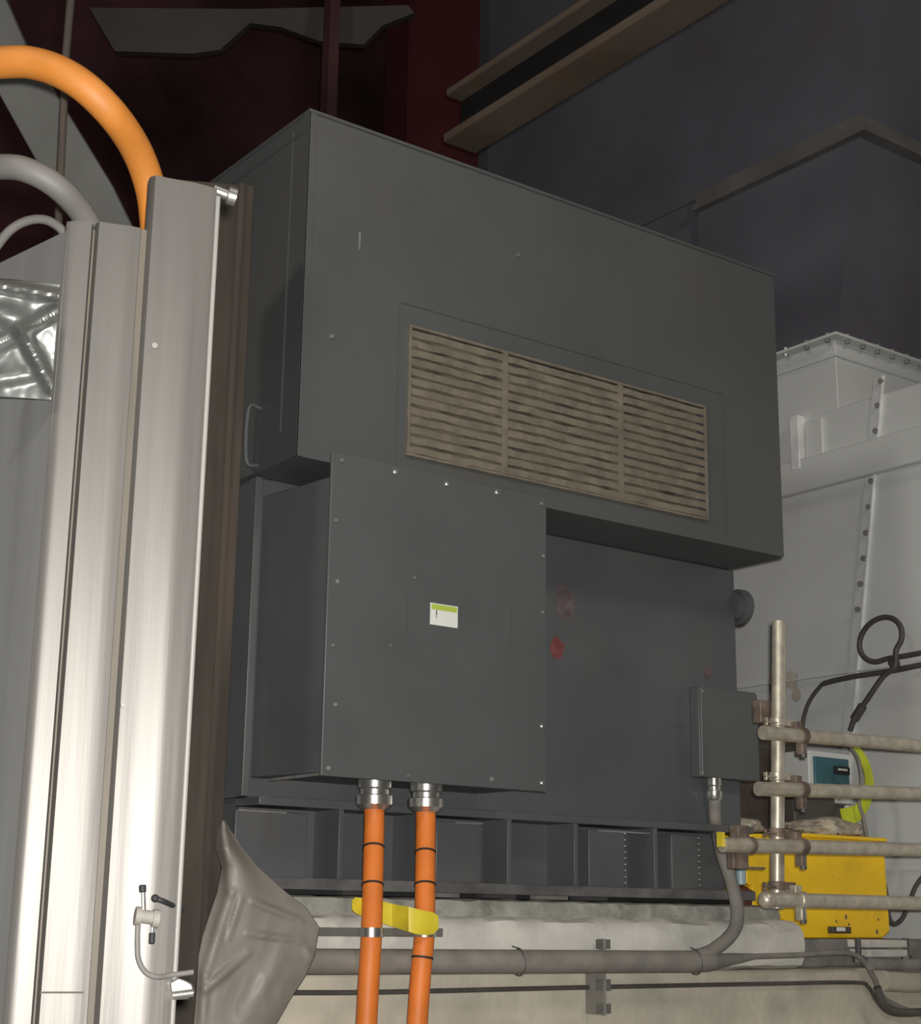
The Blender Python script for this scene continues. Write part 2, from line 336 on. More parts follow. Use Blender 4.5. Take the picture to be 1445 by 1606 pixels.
# terminal box with its cover
TX0, TX1, TY, TZ0, TZ1 = 2.438, 3.280, 3.935, Z0 + 0.390, Z0 + 1.360
bm = B(); prism(bm, [(TX0 + .006, TY + .012, TZ0 + .012), (TX1 - .01, TY + .012, TZ0 + .012), (TX1 - .01, YB + .005, TZ0 + .012), (2.404, YB + .005, TZ0 + .012)], (0, 0, 1.285 - .402))
tbox = obj('terminal_box', bm, 'grey2', motor, bevel=0.004)
bm = B(); box(bm, TX0, TX1, TY, TY + 0.012, TZ0, TZ1); obj('cover_plate', bm, 'box', tbox, bevel=0.003)
bm = B(); box(bm, TX0 + 0.02, TX0 + 0.03, TY + 0.013, YB, TZ0 + 0.004, TZ0 + 0.014); obj('bottom_lip', bm, 'dirty', tbox)
for px, py, r in ((527, 816, .006), (529, 912, .006), (522, 1012, .005), (526, 1105, .005), (515, 1205, .006), (620, 740, .007), (701, 759, .007), (780, 772, .0085),
                  (849, 790, .005), (852, 872, .005), (851, 960, .005), (850, 1139, .0065), (850, 1228, .0065), (771, 1222, .006), (650, 906, .004), (612, 1012, .005), (640, 1217, .005), (536, 722, .006)):
    p = atY(px, py, TY); bm = B(); tube(bm, [(p.x, TY + .002, p.z), (p.x, TY - .004, p.z), (p.x, TY - .007, p.z)], [r * 1.25, r * 1.2, r * .7], 12)
    obj('cover_screw', bm, 'screw' if (px, py) in ((780, 772), (701, 759), (620, 740), (850, 1139), (850, 1228)) else 'dirty', tbox)
for px, y0, y1 in ((640, 925, 1000), (803, 950, 1025)):
    a = atY(px, y0, TY); b = atY(px, y1, TY); bm = B(); box(bm, a.x - .002, a.x + .002, TY - .001, TY, b.z, a.z); obj('scrape_line', bm, 'grey', tbox)
# warning label: white with a green band and a small dark sign
c = [atY(px, py, TY) for px, py in ((675, 945), (718, 952), (717, 986), (674, 979))]
x0, x1 = c[0].x, c[1].x; z1, z0 = c[0].z, c[3].z
bm = B(); box(bm, x0, x1, TY - .0015, TY, z0, z1); lab = obj('warning_label', bm, 'labelw', tbox, smooth=False); lab['label'] = 'white label with a green band'
bm = B(); box(bm, x0 + .004, x1 - .004, TY - .0022, TY - .0014, z1 - .020, z1 - .003)
g = obj('label_green_band', bm, 'labelg', tbox, smooth=False)
bm = B()
box(bm, x0 + .0215, x0 + .0255, TY - .0022, TY - .0014, z0 + .030, z0 + .046); box(bm, x0 + .0215, x0 + .0255, TY - .0022, TY - .0014, z0 + .023, z0 + .027)
obj('label_ink_mark', bm, 'ink', tbox, smooth=False)
# cable glands of the terminal box
GY = 4.03
def gland(px, py, parent, Y, r, mt='chrome', top=None, name='cable_gland'):
    p = atY(px, py, Y); zt = top; bm = B(); h = zt - p.z
    tube(bm, [(p.x, Y, zt), (p.x, Y, zt - .30 * h), (p.x, Y, zt - .36 * h), (p.x, Y, zt - .52 * h), (p.x, Y, zt - .56 * h), (p.x, Y, zt - .84 * h), (p.x, Y, zt - h)],
         [r, r, r * .86, r * .86, r * 1.08, r * 1.08, r * .75], 14)
    return obj(name, bm, mt, parent), p
g1, e1 = gland(587, 1270, tbox, GY, .052, top=TZ0 + .012)
g2, e2 = gland(668, 1274, tbox, GY, .052, top=TZ0 + .012)

# auxiliary junction box at the right
JY = 4.235
a = atY(1096, 1076, JY); b = atY(1189, 1226, JY)
bm = B(); box(bm, a.x, b.x, JY, YB + 0.002, b.z, a.z); jb = obj('junction_box', bm, 'box', motor, bevel=0.006)
bm = B(); box(bm, a.x - .001, b.x + .001, JY - .012, JY, b.z - .001, a.z + .001); obj('box_lid', bm, 'box', jb, bevel=0.005)
for px, py in ((1186, 1088), (1101, 1084), (1101, 1212)):
    p = atY(px, py, JY - .012); bm = B(); cyl(bm, (p.x, JY - .011, p.z), (p.x, JY - .017, p.z), .005, 10); obj('lid_screw', bm, 'screw', jb)
g3, e3 = gland(1121, 1257, jb, JY + .015, .028, top=b.z)

# ------------------------------------------------------------------ orange cables under the terminal box
def band(px, py, Y, r, h, mt, parent, name):
    p = atY(px, py, Y); bm = B(); cyl(bm, (p.x, p.y, p.z - h), (p.x, p.y, p.z + h), r, 20); return obj(name, bm, mt, parent)
OR = 0.0305
def ocable(pix, lab):
    pts = [atY(px, py, y) for px, py, y in pix]
    bm = B(); s = spline(pts, 10); tube(bm, s, OR, 20)
    o = obj('orange_cable', bm, 'orange'); tag(o, lab, 'cable', 'orange cables below the terminal box'); return o, s
def end(px, py, y):
    return (px, py, y)
o1, s1 = ocable([(587, 1255, GY), (587, 1300, 4.02), (585, 1380, 3.972), (583, 1462, 3.928), (579, 1530, 3.918), (574, 1620, 3.918), (566, 1760, 3.918), (560, 2000, 3.918), (556, 2440, 3.918)], 'left orange cable of the two, hanging from the terminal box gland')
o2, s2 = ocable([(668, 1258, GY), (668, 1300, 4.02), (667, 1380, 3.972), (666, 1462, 3.928), (660, 1530, 3.918), (654, 1620, 3.918), (648, 1760, 3.918), (645, 2000, 3.918), (642, 2440, 3.918)], 'right orange cable of the two, passing in front of the yellow tag end')
def near(s, py):   # spline point closest to a photo row
    best = None
    for p in s:
        d = p - EYE; v = 803 - F * d.dot(U2) / d.dot(FW)
        if best is None or abs(v - py) < abs(best[0] - py): best = (v, p)
    return best[1]
for o, s, rowsy in ((o1, s1, (1331, 1386)), (o2, s2, (1334, 1387, 1500))):
    for py in rowsy:
        p = near(s, py); i = min(range(len(s)), key=lambda k: (s[k] - p).length); t = (s[min(i + 1, len(s) - 1)] - s[max(i - 1, 0)]).normalized()
        bm = B(); cyl(bm, p - t * .003, p + t * .003, OR * 1.06, 20); obj('cable_band', bm, 'black', o)
# strut and clamps that hold them
cl = thing('cable_clamp_rail', 'thin steel clamp rail gripping both orange cables against the plinth lip', 'clamp', (2.75, 4.015, Z0 - 0.06))
pa = near(s1, 1463); pb = near(s2, 1465)
bm = B(); box(bm, pa.x - .19, pb.x + .09, 3.958, 3.972, pa.z - .012, pa.z + .012); obj('rail', bm, 'strip', cl, bevel=.002)
for p in (pa, pb):
    bm = B(); cyl(bm, (p.x, p.y, p.z - .013), (p.x, p.y, p.z + .013), OR * 1.14, 24); obj('clamp_ring', bm, 'chrome', cl)
# yellow tag: long rounded strip tied behind the left cable, in front of the right
pts = [(553, 1412), (560, 1407), (580, 1410), (684, 1431), (690, 1438), (687, 1456), (678, 1466), (655, 1466), (566, 1437), (553, 1426)]
TAG = [(553, 1412, 1427), (558, 1407, 1432), (575, 1409, 1440), (600, 1414, 1448), (615, 1417, 1453), (628, 1420, 1457), (641, 1422, 1461), (652, 1425, 1465), (670, 1429, 1467), (680, 1431, 1465), (688, 1437, 1457)]
bm = B(); rows = []
for px, ya, yb in TAG:
    Y = 3.972 if px <= 612 else (3.882 if px >= 645 else 3.972 - .09 * (px - 612) / 33)
    a = atY(px, ya, Y); b = atY(px, yb, Y)
    rows.append([bm.verts.new(q) for q in (a, b, b + Vector((0, .004, 0)), a + Vector((0, .004, 0)))])
for i in range(len(rows) - 1):
    for k in range(4): bm.faces.new((rows[i][k], rows[i + 1][k], rows[i + 1][(k + 1) % 4], rows[i][(k + 1) % 4]))
bm.faces.new(rows[0]); bm.faces.new(rows[-1][::-1])
tag(obj('cable_tag', bm, 'tag', bevel=0.001), 'long yellow tag strip tied slantwise across the two orange cables', 'tag')

# ------------------------------------------------------------------ flexible conduit, cables and brackets along the plinth
CY = 3.985
pts = [atY(px, py, y) for px, py, y in ((1060, 1506, CY), (1085, 1502, CY), (1120, 1489, CY), (1150, 1462, CY + .005), (1157, 1430, CY + .02), (1148, 1385, 4.05), (1132, 1335, 4.12), (1123, 1295, JY + .015), (1121, 1252, JY + .015))]
bm = B(); s = spline(pts, 10); tube(bm, s, 0.0235, 18); cond = obj('flexible_conduit', bm, 'conduit')
tag(cond, 'grey flexible conduit curving down from the junction box gland to the plinth', 'conduit')
pts = [atY(px, 1508, CY) for px in (250, 400, 600, 800, 1000, 1090, 1110)] + [atY(1125, 1508, CY), atY(1150, 1504, CY), atY(1185, 1500, CY)]
bm = B(); tube(bm, pts, [.036] * 6 + [.033, .026, .020, .010], 22); c2 = obj('service_pipe', bm, 'conduit')
tag(c2, 'thick straight grey service pipe running level along the plinth lip', 'pipe')
pts = [atY(px, py, y) for px, py, y in ((1186, 1500, CY), (1250, 1498, 4.01), (1320, 1494, 4.03), (1350, 1503, 4.05), (1372, 1535, 4.05), (1392, 1570, 4.05), (1470, 1600, 4.05))]
bm = B(); tube(bm, spline(pts, 8), .010, 12)
tag(obj('grey_cable', bm, 'conduit'), 'thin grey cable leaving the right end of the thick service pipe towards the flange', 'cable')
for px in (813, 1090):
    p = atY(px, 1509, CY); bm = B()
    tube(bm, [(p.x + .004 * math.sin(2 * a), p.y - .004 + .030 * math.cos(a), p.z + .001 + .040 * math.sin(a)) for a in [2 * math.pi * k / 24 for k in range(25)]], 0.0028, 8)
    tube(bm, [(p.x, p.y - .01, p.z + .040), (p.x - .04, p.y - .02, p.z + .048)], .002, 6)
    o = obj('cable_tie', bm, 'cable'); tag(o, 'black cable tie around the thick grey pipe, ' + ('nearer the orange cables' if px == 813 else 'beside the flexible conduit bend'), 'cable tie', 'cable ties on the service pipe')
pts = [atY(px, py, 4.075) for px, py in ((462, 1557), (600, 1556), (900, 1549), (1200, 1543), (1340, 1541), (1362, 1548), (1374, 1568), (1392, 1587), (1420, 1592), (1470, 1588))]
bm = B(); tube(bm, spline(pts, 8), 0.0075, 12); tag(obj('black_cable', bm, 'cable'), 'thin dark cable running level across the plinth face below the conduit', 'cable')
p = atY(926, 1510, 4.07)
br = thing('strut_bracket', 'upright slotted steel bracket behind the conduit on the plinth', 'bracket', (p.x, 4.08, p.z - .17))
for dx in (-.0165, .0165):
    for za, zb_ in ((.045, .075), (-.085, -.05), (-.155, -.125)):
        bm = B(); box(bm, p.x + dx - .012, p.x + dx + .012, 4.002, 4.010, p.z + za, p.z + zb_); obj('slot_plate', bm, 'hose', br)
bm = B(); box(bm, p.x - .004, p.x + .004, 3.998, 4.095, p.z - .160, p.z + .077); obj('web', bm, 'conduit', br)

# ------------------------------------------------------------------ scaffold rail at the right
sc = thing('scaffold_rail', 'weathered scaffold of four level tubes clamped to an upright post', 'scaffold', (4.2, 3.76, 0))
TR = 0.02415
pu = [atY(1222, 975, 3.765), atY(1219, 1425, 3.765)]
bm = B(); tube(bm, [pu[0], pu[1]], TR, 20); obj('upright_tube', bm, 'galv', sc)
tubes = [((1197, 1149), (1445, 1170)), ((1190, 1237), (1445, 1245)), ((1133, 1325), (1445, 1333)), ((1203, 1411), (1445, 1417))]
ends = []
for a, b in tubes:
    A = atY(*a, 3.712); Bp = atY(*b, 3.712); d = (Bp - A).normalized(); E = A + d * (5.75 - A.x)
    bm = B(); tube(bm, [A, E], TR, 20); obj('level_tube', bm, 'galv', sc); ends.append((A, E, d))
bm = B(); tube(bm, [(5.5, 3.762, 0), (5.5, 3.762, 2.6)], TR, 20); obj('upright_tube', bm, 'galv', sc)
bm = B(); box(bm, 5.42, 5.58, 3.68, 3.84, 0, .01); obj('base_plate', bm, 'rust', sc)
bm = B(); bmesh.ops.create_uvsphere(bm, u_segments=20, v_segments=12, radius=0.029, matrix=Matrix.Translation(ends[3][0])); obj('tube_cap', bm, 'galv', sc)
for i, (A, E, d) in enumerate(ends):
    x = 4.155; c = A + d * (x - A.x)
    # band round the upright and band round the level tube
    bm = B(); cyl(bm, (pu[0].x * 0 + 4.13 + (.0 if i else 0), 3.765, c.z + .052), (4.13, 3.765, c.z + .022), .031, 18)
    xx = pu[0].x + (pu[1].x - pu[0].x) * (pu[0].z - c.z) / (pu[0].z - pu[1].z)
    bm.free(); bm = B(); cyl(bm, (xx, 3.765, c.z + .034), (xx, 3.765, c.z + .062), .029, 18)
    box(bm, xx + .02, xx + .075, 3.745, 3.765, c.z + .036, c.z + .06); box(bm, xx - .075, xx - .02, 3.745, 3.76, c.z + .04, c.z + .046); box(bm, xx - .075, xx - .068, 3.745, 3.76, c.z + .03, c.z + .058)
    cp = obj('coupler', bm, 'rust' if i in (2, 3) else 'galv', sc, bevel=.002)
    cx = xx + .06; cc = A + d * (cx - A.x)
    bm = B(); tube(bm, [cc - d * .016, cc + d * .016], .0295, 18); box(bm, cc.x - .016, cc.x + .016, 3.72, 3.80, cc.z - .02, cc.z + .05)
    box(bm, cc.x - .013, cc.x + .013, 3.70, 3.73, cc.z - .065, cc.z - .022)
    obj('coupler', bm, 'rust' if i != 3 else 'galv', sc, bevel=.003)
    bm = B(); cyl(bm, (cc.x, 3.705, cc.z - .075), (cc.x, 3.705, cc.z + .012), .006, 8); cyl(bm, (cc.x, 3.705, cc.z - .075), (cc.x, 3.705, cc.z - .062), .011, 6)
    obj('coupler_bolt', bm, 'bolt', sc)
A, E, d = ends[2]
c = A + d * .13
bm = B(); tube(bm, [c - d * .012, c + d * .012], .029, 16); box(bm, c.x - .06, c.x + .012, 3.73, 3.76, c.z - .075, c.z - .02); box(bm, c.x - .012, c.x + .06, 3.70, 3.72, c.z - .075, c.z - .068)
box(bm, c.x - .045, c.x + .01, 3.72, 3.76, c.z + .02, c.z + .065); obj('coupler', bm, 'rust', sc, bevel=.003)
p = atY(1215, 1405, 3.76)
bm = B(); cyl(bm, (p.x + .01, 3.75, p.z - .045), (p.x + .01, 3.75, p.z - .02), .006, 8); obj('coupler_bolt', bm, 'chrome', sc)
# the brown clip by the post top
a = atY(1193, 1097, 3.79); b = atY(1212, 1135, 3.79)
bm = B(); box(bm, a.x, b.x, 3.79, 3.83, b.z, a.z); cyl(bm, (b.x - .01, 3.80, b.z + .02), (b.x + .08, 3.80, b.z - .0), .011, 8); obj('board_clip', bm, 'rust', sc, bevel=.004)
# yellow tape on the end of the third tube
bm = B(); box(bm, A.x - .012, A.x + .004, A.y - .01, A.y + .012, A.z - .006, A.z + .040); obj('end_tape', bm, 'tag', sc)

# ------------------------------------------------------------------ yellow coupling guard and what stands on it
GYY = 4.30
yg = thing('coupling_guard', 'bright yellow painted steel coupling guard behind the scaffold tubes', 'machine guard', (5.0, 4.5, Z0 - .06))
a = atY(1177, 1307, GYY); b = atY(1387, 1316, GYY); c = atY(1385, 1467, GYY)
zt = a.z
bm = B()
pts = [(a.x, zt), (b.x - .03, zt + .004), (b.x, zt - .03), (b.x + .01, Z0 - .03), (b.x - .04, Z0 - .058), (4.87, Z0 - .058), (4.80, Z0 + .0), (4.60, Z0 + .045), (4.60, Z0 + .13), (4.57, Z0 + .14), (4.57, Z0 + .27), (a.x, Z0 + .29)]
prism(bm, [(x, GYY, z) for x, z in pts], (0, 0.5, 0)); obj('guard_shell', bm, 'yellow', yg, bevel=.006)
bm = B(); box(bm, a.x + .2, b.x - .005, GYY - .02, GYY + .5, zt - .002, zt + .012); obj('top_flange', bm, 'yellow', yg, bevel=.002)
for px, py, r in ((1312, 1445, .006), (1327, 1438, .011), (1332, 1450, .007), (1376, 1461, .010), (1378, 1442, .006), (1306, 1375, .003), (1315, 1310, .012)):
    p = atY(px, py, GYY); bm = B(); pts = []
    for k in range(9):
        t = 2 * math.pi * k / 9; q = r * (1 + .5 * noise.noise(Vector((math.cos(t) * 2, math.sin(t) * 2, px)))); pts.append((p.x + q * .7 * math.cos(t), GYY - .001, p.z + q * math.sin(t)))
    prism(bm, pts, (0, .003, 0)); obj('paint_chip', bm, 'rust', yg)
p = atY(1316, 1459, GYY - .02); bm = B(); box(bm, p.x - .045, p.x + .065, GYY - .03, GYY, p.z - .012, p.z + .014); obj('foot_clip', bm, 'darkbox', yg, bevel=.004)
bm = B(); box(bm, p.x - .025, p.x + .025, GYY - .034, GYY - .029, p.z - .004, p.z + .012); obj('clip_plate', bm, 'labelw', yg, bevel=.002)

def lump(bm, c, rx, ry, rz, seed, amp=.35, sub=4):
    r = bmesh.ops.create_icosphere(bm, subdivisions=sub, radius=1.0)
    for v in r['verts']:
        q = 1 + amp * noise.noise(v.co * 1.7 + Vector((seed, 0, 0))) + amp * .35 * noise.noise(v.co * 5 + Vector((0, seed, 0)))
        co = v.co * q
        v.co = Vector((c[0] + rx * co.x, c[1] + ry * co.y, max(c[2] + rz * co.z, c[2] - rz * .75)))
p = atY(1295, 1293, GYY + .12); bm = B(); lump(bm, (p.x, GYY + .13, zt + .046), .215, .11, .045, 3.0, .3); o = obj('dirty_rag', bm, 'rag')
tag(o, 'wide greyish brown dirty rag lying on top of the yellow guard', 'rag')
p = atY(1165, 1294, GYY + .12); bm = B(); lump(bm, (4.66, GYY + .1, zt + .032), .085, .08, .034, 9.0, .3); o = obj('beige_rag', bm, 'rag')
tag(o, 'small beige rag heap on the left end of the yellow guard', 'rag')
# pedestal bearing housing behind the post
bh = thing('bearing_housing', 'dark brown bearing housing between the motor and the yellow guard', 'bearing housing', (4.85, 5.0, Z0 - .06))
a = atY(1150, 1150, 4.85); b = atY(1262, 1300, 4.85)
bm = B(); box(bm, 4.60, b.x + .02, 4.85, 5.35, Z0 + .1, a.z - .05); 
tube(bm, [(4.58, 5.1, a.z - .12), (b.x + .06, 5.1, a.z - .12)], .22, 32); obj('housing_block', bm, 'darkbox', bh, bevel=.01)
bm = B(); box(bm, 4.64, b.x, 4.9, 5.3, Z0 - .059, Z0 + .1); obj('pedestal', bm, 'darkbox', bh)
# teal instrument box
a = atY(1268, 1176, 4.62); b = atY(1340, 1262, 4.62)
ib = thing('instrument_box', 'teal fronted instrument box in a pale frame above the yellow guard', 'instrument box', (5.4, 4.7, zt))
bm = B(); box(bm, a.x, b.x, 4.62, 4.80, b.z, a.z); obj('enclosure', bm, 'white', ib, bevel=.006)
a2 = atY(1275, 1186, 4.62); b2 = atY(1331, 1250, 4.62)
bm = B(); box(bm, a2.x, b2.x, 4.608, 4.622, b2.z, a2.z); obj('teal_front', bm, 'teal', ib, bevel=.004)
a3 = atY(1310, 1201, 4.6); b3 = atY(1334, 1216, 4.6)
bm = B(); box(bm, a3.x, b3.x, 4.60, 4.61, b3.z, a3.z); obj('dark_slot', bm, 'black', ib, bevel=.002)
bm = B(); box(bm, a3.x + .02, b3.x - .02, 4.597, 4.601, a3.z - .018, a3.z - .010); obj('slot_highlight_tab', bm, 'labelw', ib)
bm = B(); box(bm, a.x + .03, b.x - .03, 4.65, 4.78, zt - .01, b.z + .003); obj('stand', bm, 'cable', ib)
# dark block under the teal box
a = atY(1246, 1248, 4.55); b = atY(1312, 1282, 4.55)
bm = B(); box(bm, a.x, b.x, 4.55, 4.61, zt + .012, a.z + .02); tag(obj('valve_actuator', bm, 'cable', bevel=.01), 'dark blue-black block sitting between the rag and the teal box', 'actuator')
# hi-vis strap and hose
pts = [atY(px, py, 4.50) for px, py in ((1340, 1172), (1352, 1186), (1362, 1208), (1365, 1235), (1358, 1258), (1345, 1275), (1322, 1283))]
s = spline(pts, 8); bm = B(); rows = []
for i, p in enumerate(s):
    wd = .022 + .018 * (i / len(s)) ** 2
    t = (s[min(i + 1, len(s) - 1)] - s[max(i - 1, 0)]).normalized(); nrm = t.cross(Vector((0, 1, 0))).normalized()
    rows.append([bm.verts.new(p + nrm * wd + Vector((0, dy, 0))) for dy in (0, .006)] + [bm.verts.new(p - nrm * wd + Vector((0, dy, 0))) for dy in (.006, 0)])
for i in range(len(s) - 1):
    for j in range(4): bm.faces.new((rows[i][j], rows[i + 1][j], rows[i + 1][(j + 1) % 4], rows[i][(j + 1) % 4]))
bm.faces.new(rows[0]); bm.faces.new(rows[-1][::-1])
tag(obj('lifting_strap', bm, 'hivis'), 'yellow-green strap curving beside the teal box above the guard', 'strap')
pts = [atY(px, py, 4.46) for px, py in ((1330, 1168), (1346, 1190), (1352, 1225), (1348, 1258), (1354, 1280), (1360, 1313))]
bm = B(); tube(bm, spline(pts, 8), .008, 10); tag(obj('thin_hose', bm, 'conduit'), 'thin grey hose hanging beside the yellow-green strap', 'hose')
# pale blue fitting with its red-brown valve
vf = thing('drain_valve', 'red-brown valve with pale blue cap beside the yellow guard, left end', 'valve', atY(1168, 1425, 4.27))
p = atY(1162, 1366, 4.27); q = atY(1162, 1340, 4.27); r = atY(1172, 1388, 4.27); s_ = atY(1172, 1424, 4.27)
bm = B(); cyl(bm, (p.x, 4.27, p.z + .045), (p.x, 4.27, p.z - .05), .019, 16); obj('blue_cap', bm, 'paleblue', vf)
bm = B(); cyl(bm, (p.x, 4.27, p.z + .045), (p.x, 4.27, p.z + .09), .021, 12); obj('collar', bm, 'bolt', vf)
bm = B(); lump(bm, (p.x + .015, 4.29, p.z - .10), .042, .04, .055, 4, .3, 3); cyl(bm, (p.x + .015, 4.29, p.z - .09), (p.x + .075, 4.29, p.z - .085), .018, 12); obj('valve_body', bm, 'redbrown', vf)
# pipe flange pair at lower right
fl = thing('pipe_flange', 'pale bolted pipe flange pair at the lower right corner below the guard', 'pipe flange', (5.25, 4.25, Z0 - .2))
a = atY(1362, 1474, 4.12); b = atY(1425, 1501, 4.12)
bm = B(); box(bm, a.x, b.x, 4.12, 4.32, (a.z + b.z) / 2 + .003, a.z); obj('upper_plate', bm, 'lime', fl, bevel=.004)
bm = B(); box(bm, a.x + .01, b.x + .01, 4.12, 4.32, b.z, (a.z + b.z) / 2 - .003); obj('lower_plate', bm, 'lime', fl, bevel=.004)
for px in (1353, 1428):
    p = atY(px, 1486, 4.11); bm = B(); cyl(bm, (p.x, 4.13, p.z - .05), (p.x, 4.13, p.z + .035), .012, 10); cyl(bm, (p.x, 4.13, p.z - .055), (p.x, 4.13, p.z - .03), .022, 6); obj('flange_bolt', bm, 'bolt', fl)
pts = [atY(px, py, 4.03) for px, py in ((1366, 1512), (1400, 1513), (1480, 1513))]
bm = B(); tube(bm, pts, .022, 16); obj('bracket_bar', bm, 'dirty', fl)
pts = [atY(px, py, 4.05) for px, py in ((1384, 1537), (1420, 1540), (1490, 1540))]
bm = B(); tube(bm, pts, .040, 18); o = obj('beige_pipe', bm, 'concrete'); tag(o, 'beige pipe leaving the frame at lower right below the flange', 'pipe')
pts = [atY(px, py, 4.0) for px, py in ((1376, 1548), (1384, 1570), (1398, 1584), (1425, 1588), (1480, 1584))]
bm = B(); tube(bm, spline(pts, 8), .015, 14); tag(obj('dark_hose', bm, 'cable'), 'dark hose bending under the beige pipe at the lower right corner', 'hose')
pts = [atY(px, py, 4.42) for px, py in ((1384, 1372), (1390, 1400), (1394, 1435), (1402, 1449), (1416, 1440), (1428, 1412), (1440, 1385), (1470, 1350))]
bm = B(); tube(bm, spline(pts, 8), .010, 12); tag(obj('looped_cable', bm, 'cable'), 'black cable hanging in a loop right of the yellow guard', 'cable')

# ------------------------------------------------------------------ white fan casing
XC = 5.9
fc = thing('fan_casing', 'large white painted steel fan casing with bolted flanges behind the motor', 'fan casing', (7, 5.5, 0))
bm = B()
prism(bm, [(XC, 2.2, 0), (XC, 7.5, 0), (XC, 7.5, Z0 + 2.43), (XC, 2.2, Z0 + 2.46)], (2.2, 0, 0)); obj('casing_body', bm, 'white', fc, bevel=.01)
NY = 4.853; zn = Z0 + 2.80
bm = B(); box(bm, XC + .002, 7.6, NY, 6.6, Z0 + 2.40, zn); neck = obj('duct_neck', bm, 'white', fc, bevel=.004)
bm = B(); box(bm, XC - .055, 7.66, NY - .055, 6.66, zn, zn + .014); obj('top_flange', bm, 'white', neck, bevel=.002)
bm = B(); box(bm, XC - .012, 7.61, NY - .012, 6.61, zn - .09, zn - .083); obj('flange_leg', bm, 'white', neck)
for k in range(9):
    y = NY + .02 + k * .135; bm = B(); cyl(bm, (XC - .030, y, zn - .018), (XC - .030, y, zn + .03), .013, 6); obj('flange_bolt', bm, 'screw' if k == 2 else 'casing_bolt', neck)
for k in range(9):
    x = XC + .06 + k * .115; bm = B(); cyl(bm, (x, NY - .030, zn - .018), (x, NY - .030, zn + .03), .013, 6); obj('flange_bolt', bm, 'casing_bolt', neck)
# stiffening channel
bm = B(); box(bm, XC - .05, XC + .002, 2.3, 7.3, Z0 + 2.055, Z0 + 2.222)
obj('stiffening_channel', bm, 'white', fc, bevel=.008)
# slanted bolted joint
A = atX(1380, 592, XC); Bq = atX(1346, 985, XC); A.x = Bq.x = XC
d = (Bq - A)
def joint(t0, t1):
    a = A + d * t0; b = A + d * t1
    bm = B(); wv = Vector((0, .030, 0))
    prism(bm, [a - wv, b - wv, b + wv, a + wv], (-.010, 0, 0)); o = obj('joint_flange', bm, 'white', fc, bevel=.002)
    bm = B(); e = Vector((0, .006, 0)); prism(bm, [a - wv - e, b - wv - e, b - wv + e, a - wv + e], (-.016, 0, 0)); obj('joint_edge', bm, 'white_edge', fc, bevel=.002)
joint(0, .27); joint(.40, 1.9)
for px, py in ((1383, 598), (1378, 636), (1375, 676), (1368, 755), (1364, 795), (1360, 836), (1356, 876), (1351, 916), (1347, 956)):
    p = atX(px, py, XC - .012); bm = B(); cyl(bm, (XC - .008, p.y, p.z), (XC - .026, p.y, p.z), .014, 6); obj('joint_bolt', bm, 'casing_bolt', fc)
# small bracket
a = atX(1241, 655, XC - .04); b = atX(1258, 735, XC - .04)
bm = B(); box(bm, XC - .055, XC + .001, b.y, a.y, b.z, a.z); obj('lifting_bracket', bm, 'white_edge', fc, bevel=.004)
a = atX(1262, 662, XC - .02); b = atX(1292, 728, XC - .02)
bm = B(); box(bm, XC - .02, XC + .001, b.y, a.y, b.z, a.z); obj('bracket_plate', bm, 'white', fc, bevel=.006)
bm = B(); box(bm, XC - .02, XC + .001, 2.3, 6.2, Z0 + 1.135, Z0 + 1.142); obj('ledge_angle', bm, 'white', fc)
bm = B(); a = atX(1390, 1366, XC); box(bm, XC - .008, XC + .001, 2.3, 5.0, a.z, a.z + .008); obj('low_seam', bm, 'white', fc)
for px, py, rr in ((1243, 1066, .045), (1250, 1090, .03), (1215, 1070, .04)):
    p = atX(px, py, XC); bm = B(); pts = []
    for k in range(16):
        t = 2 * math.pi * k / 16; q = rr * (1 + .5 * noise.noise(Vector((math.cos(t) * 1.5, math.sin(t) * 1.5, px)))); pts.append((XC - .0015, p.y + q * math.cos(t), p.z + q * 1.1 * math.sin(t)))
    prism(bm, pts, (.002, 0, 0)); obj('rust_stain', bm, 'stain', fc)
# casing end cables
XK = 5.83
pts = [atX(px, py, XK) for px, py in ((1259, 1142), (1262, 1122), (1270, 1100), (1284, 1080), (1296, 1071), (1340, 1061), (1400, 1052), (1445, 1043), (1500, 1034))]
bm = B(); tube(bm, spline(pts, 8), [.013 if k > 30 else .010 for k in range(65)], 12); tag(obj('wall_cable', bm, 'cable'), 'dark cable rising then running right along the white casing', 'cable')
cx, cy = 1382, 1003
ang = [math.radians(a) for a in range(330, 330 - 361, -30)]
lo = [(cx + 34 * math.cos(a) * .95 + 8 * math.sin(a), cy - 35 * math.sin(a)) for a in ang]
pts = [atX(1500, 1012, XK), atX(1445, 1024, XK), atX(1412, 1030, XK)] + [atX(x, y, XK - .004 * i) for i, (x, y) in enumerate(lo)][1:] + [atX(1404, 1045, XK - .06), atX(1385, 1062, XK - .06), atX(1362, 1095, XK - .06), atX(1342, 1125, XK - .06), atX(1334, 1146, XK - .06)]
bm = B(); s = spline(pts, 8); tube(bm, s, .0125, 12); cc = obj('coiled_cable', bm, 'cable'); tag(cc, 'dark cable looped into one ring in front of the white casing', 'cable')
bm = B(); tube(bm, [s[-14], s[-8]], .021, 12); obj('cable_plug', bm, 'cable', cc)
bm = B(); p = atX(1403, 1040, XK - .03); lump(bm, p, .026, .026, .022, 2, .2, 3); obj('tape_knot', bm, 'cable', cc)

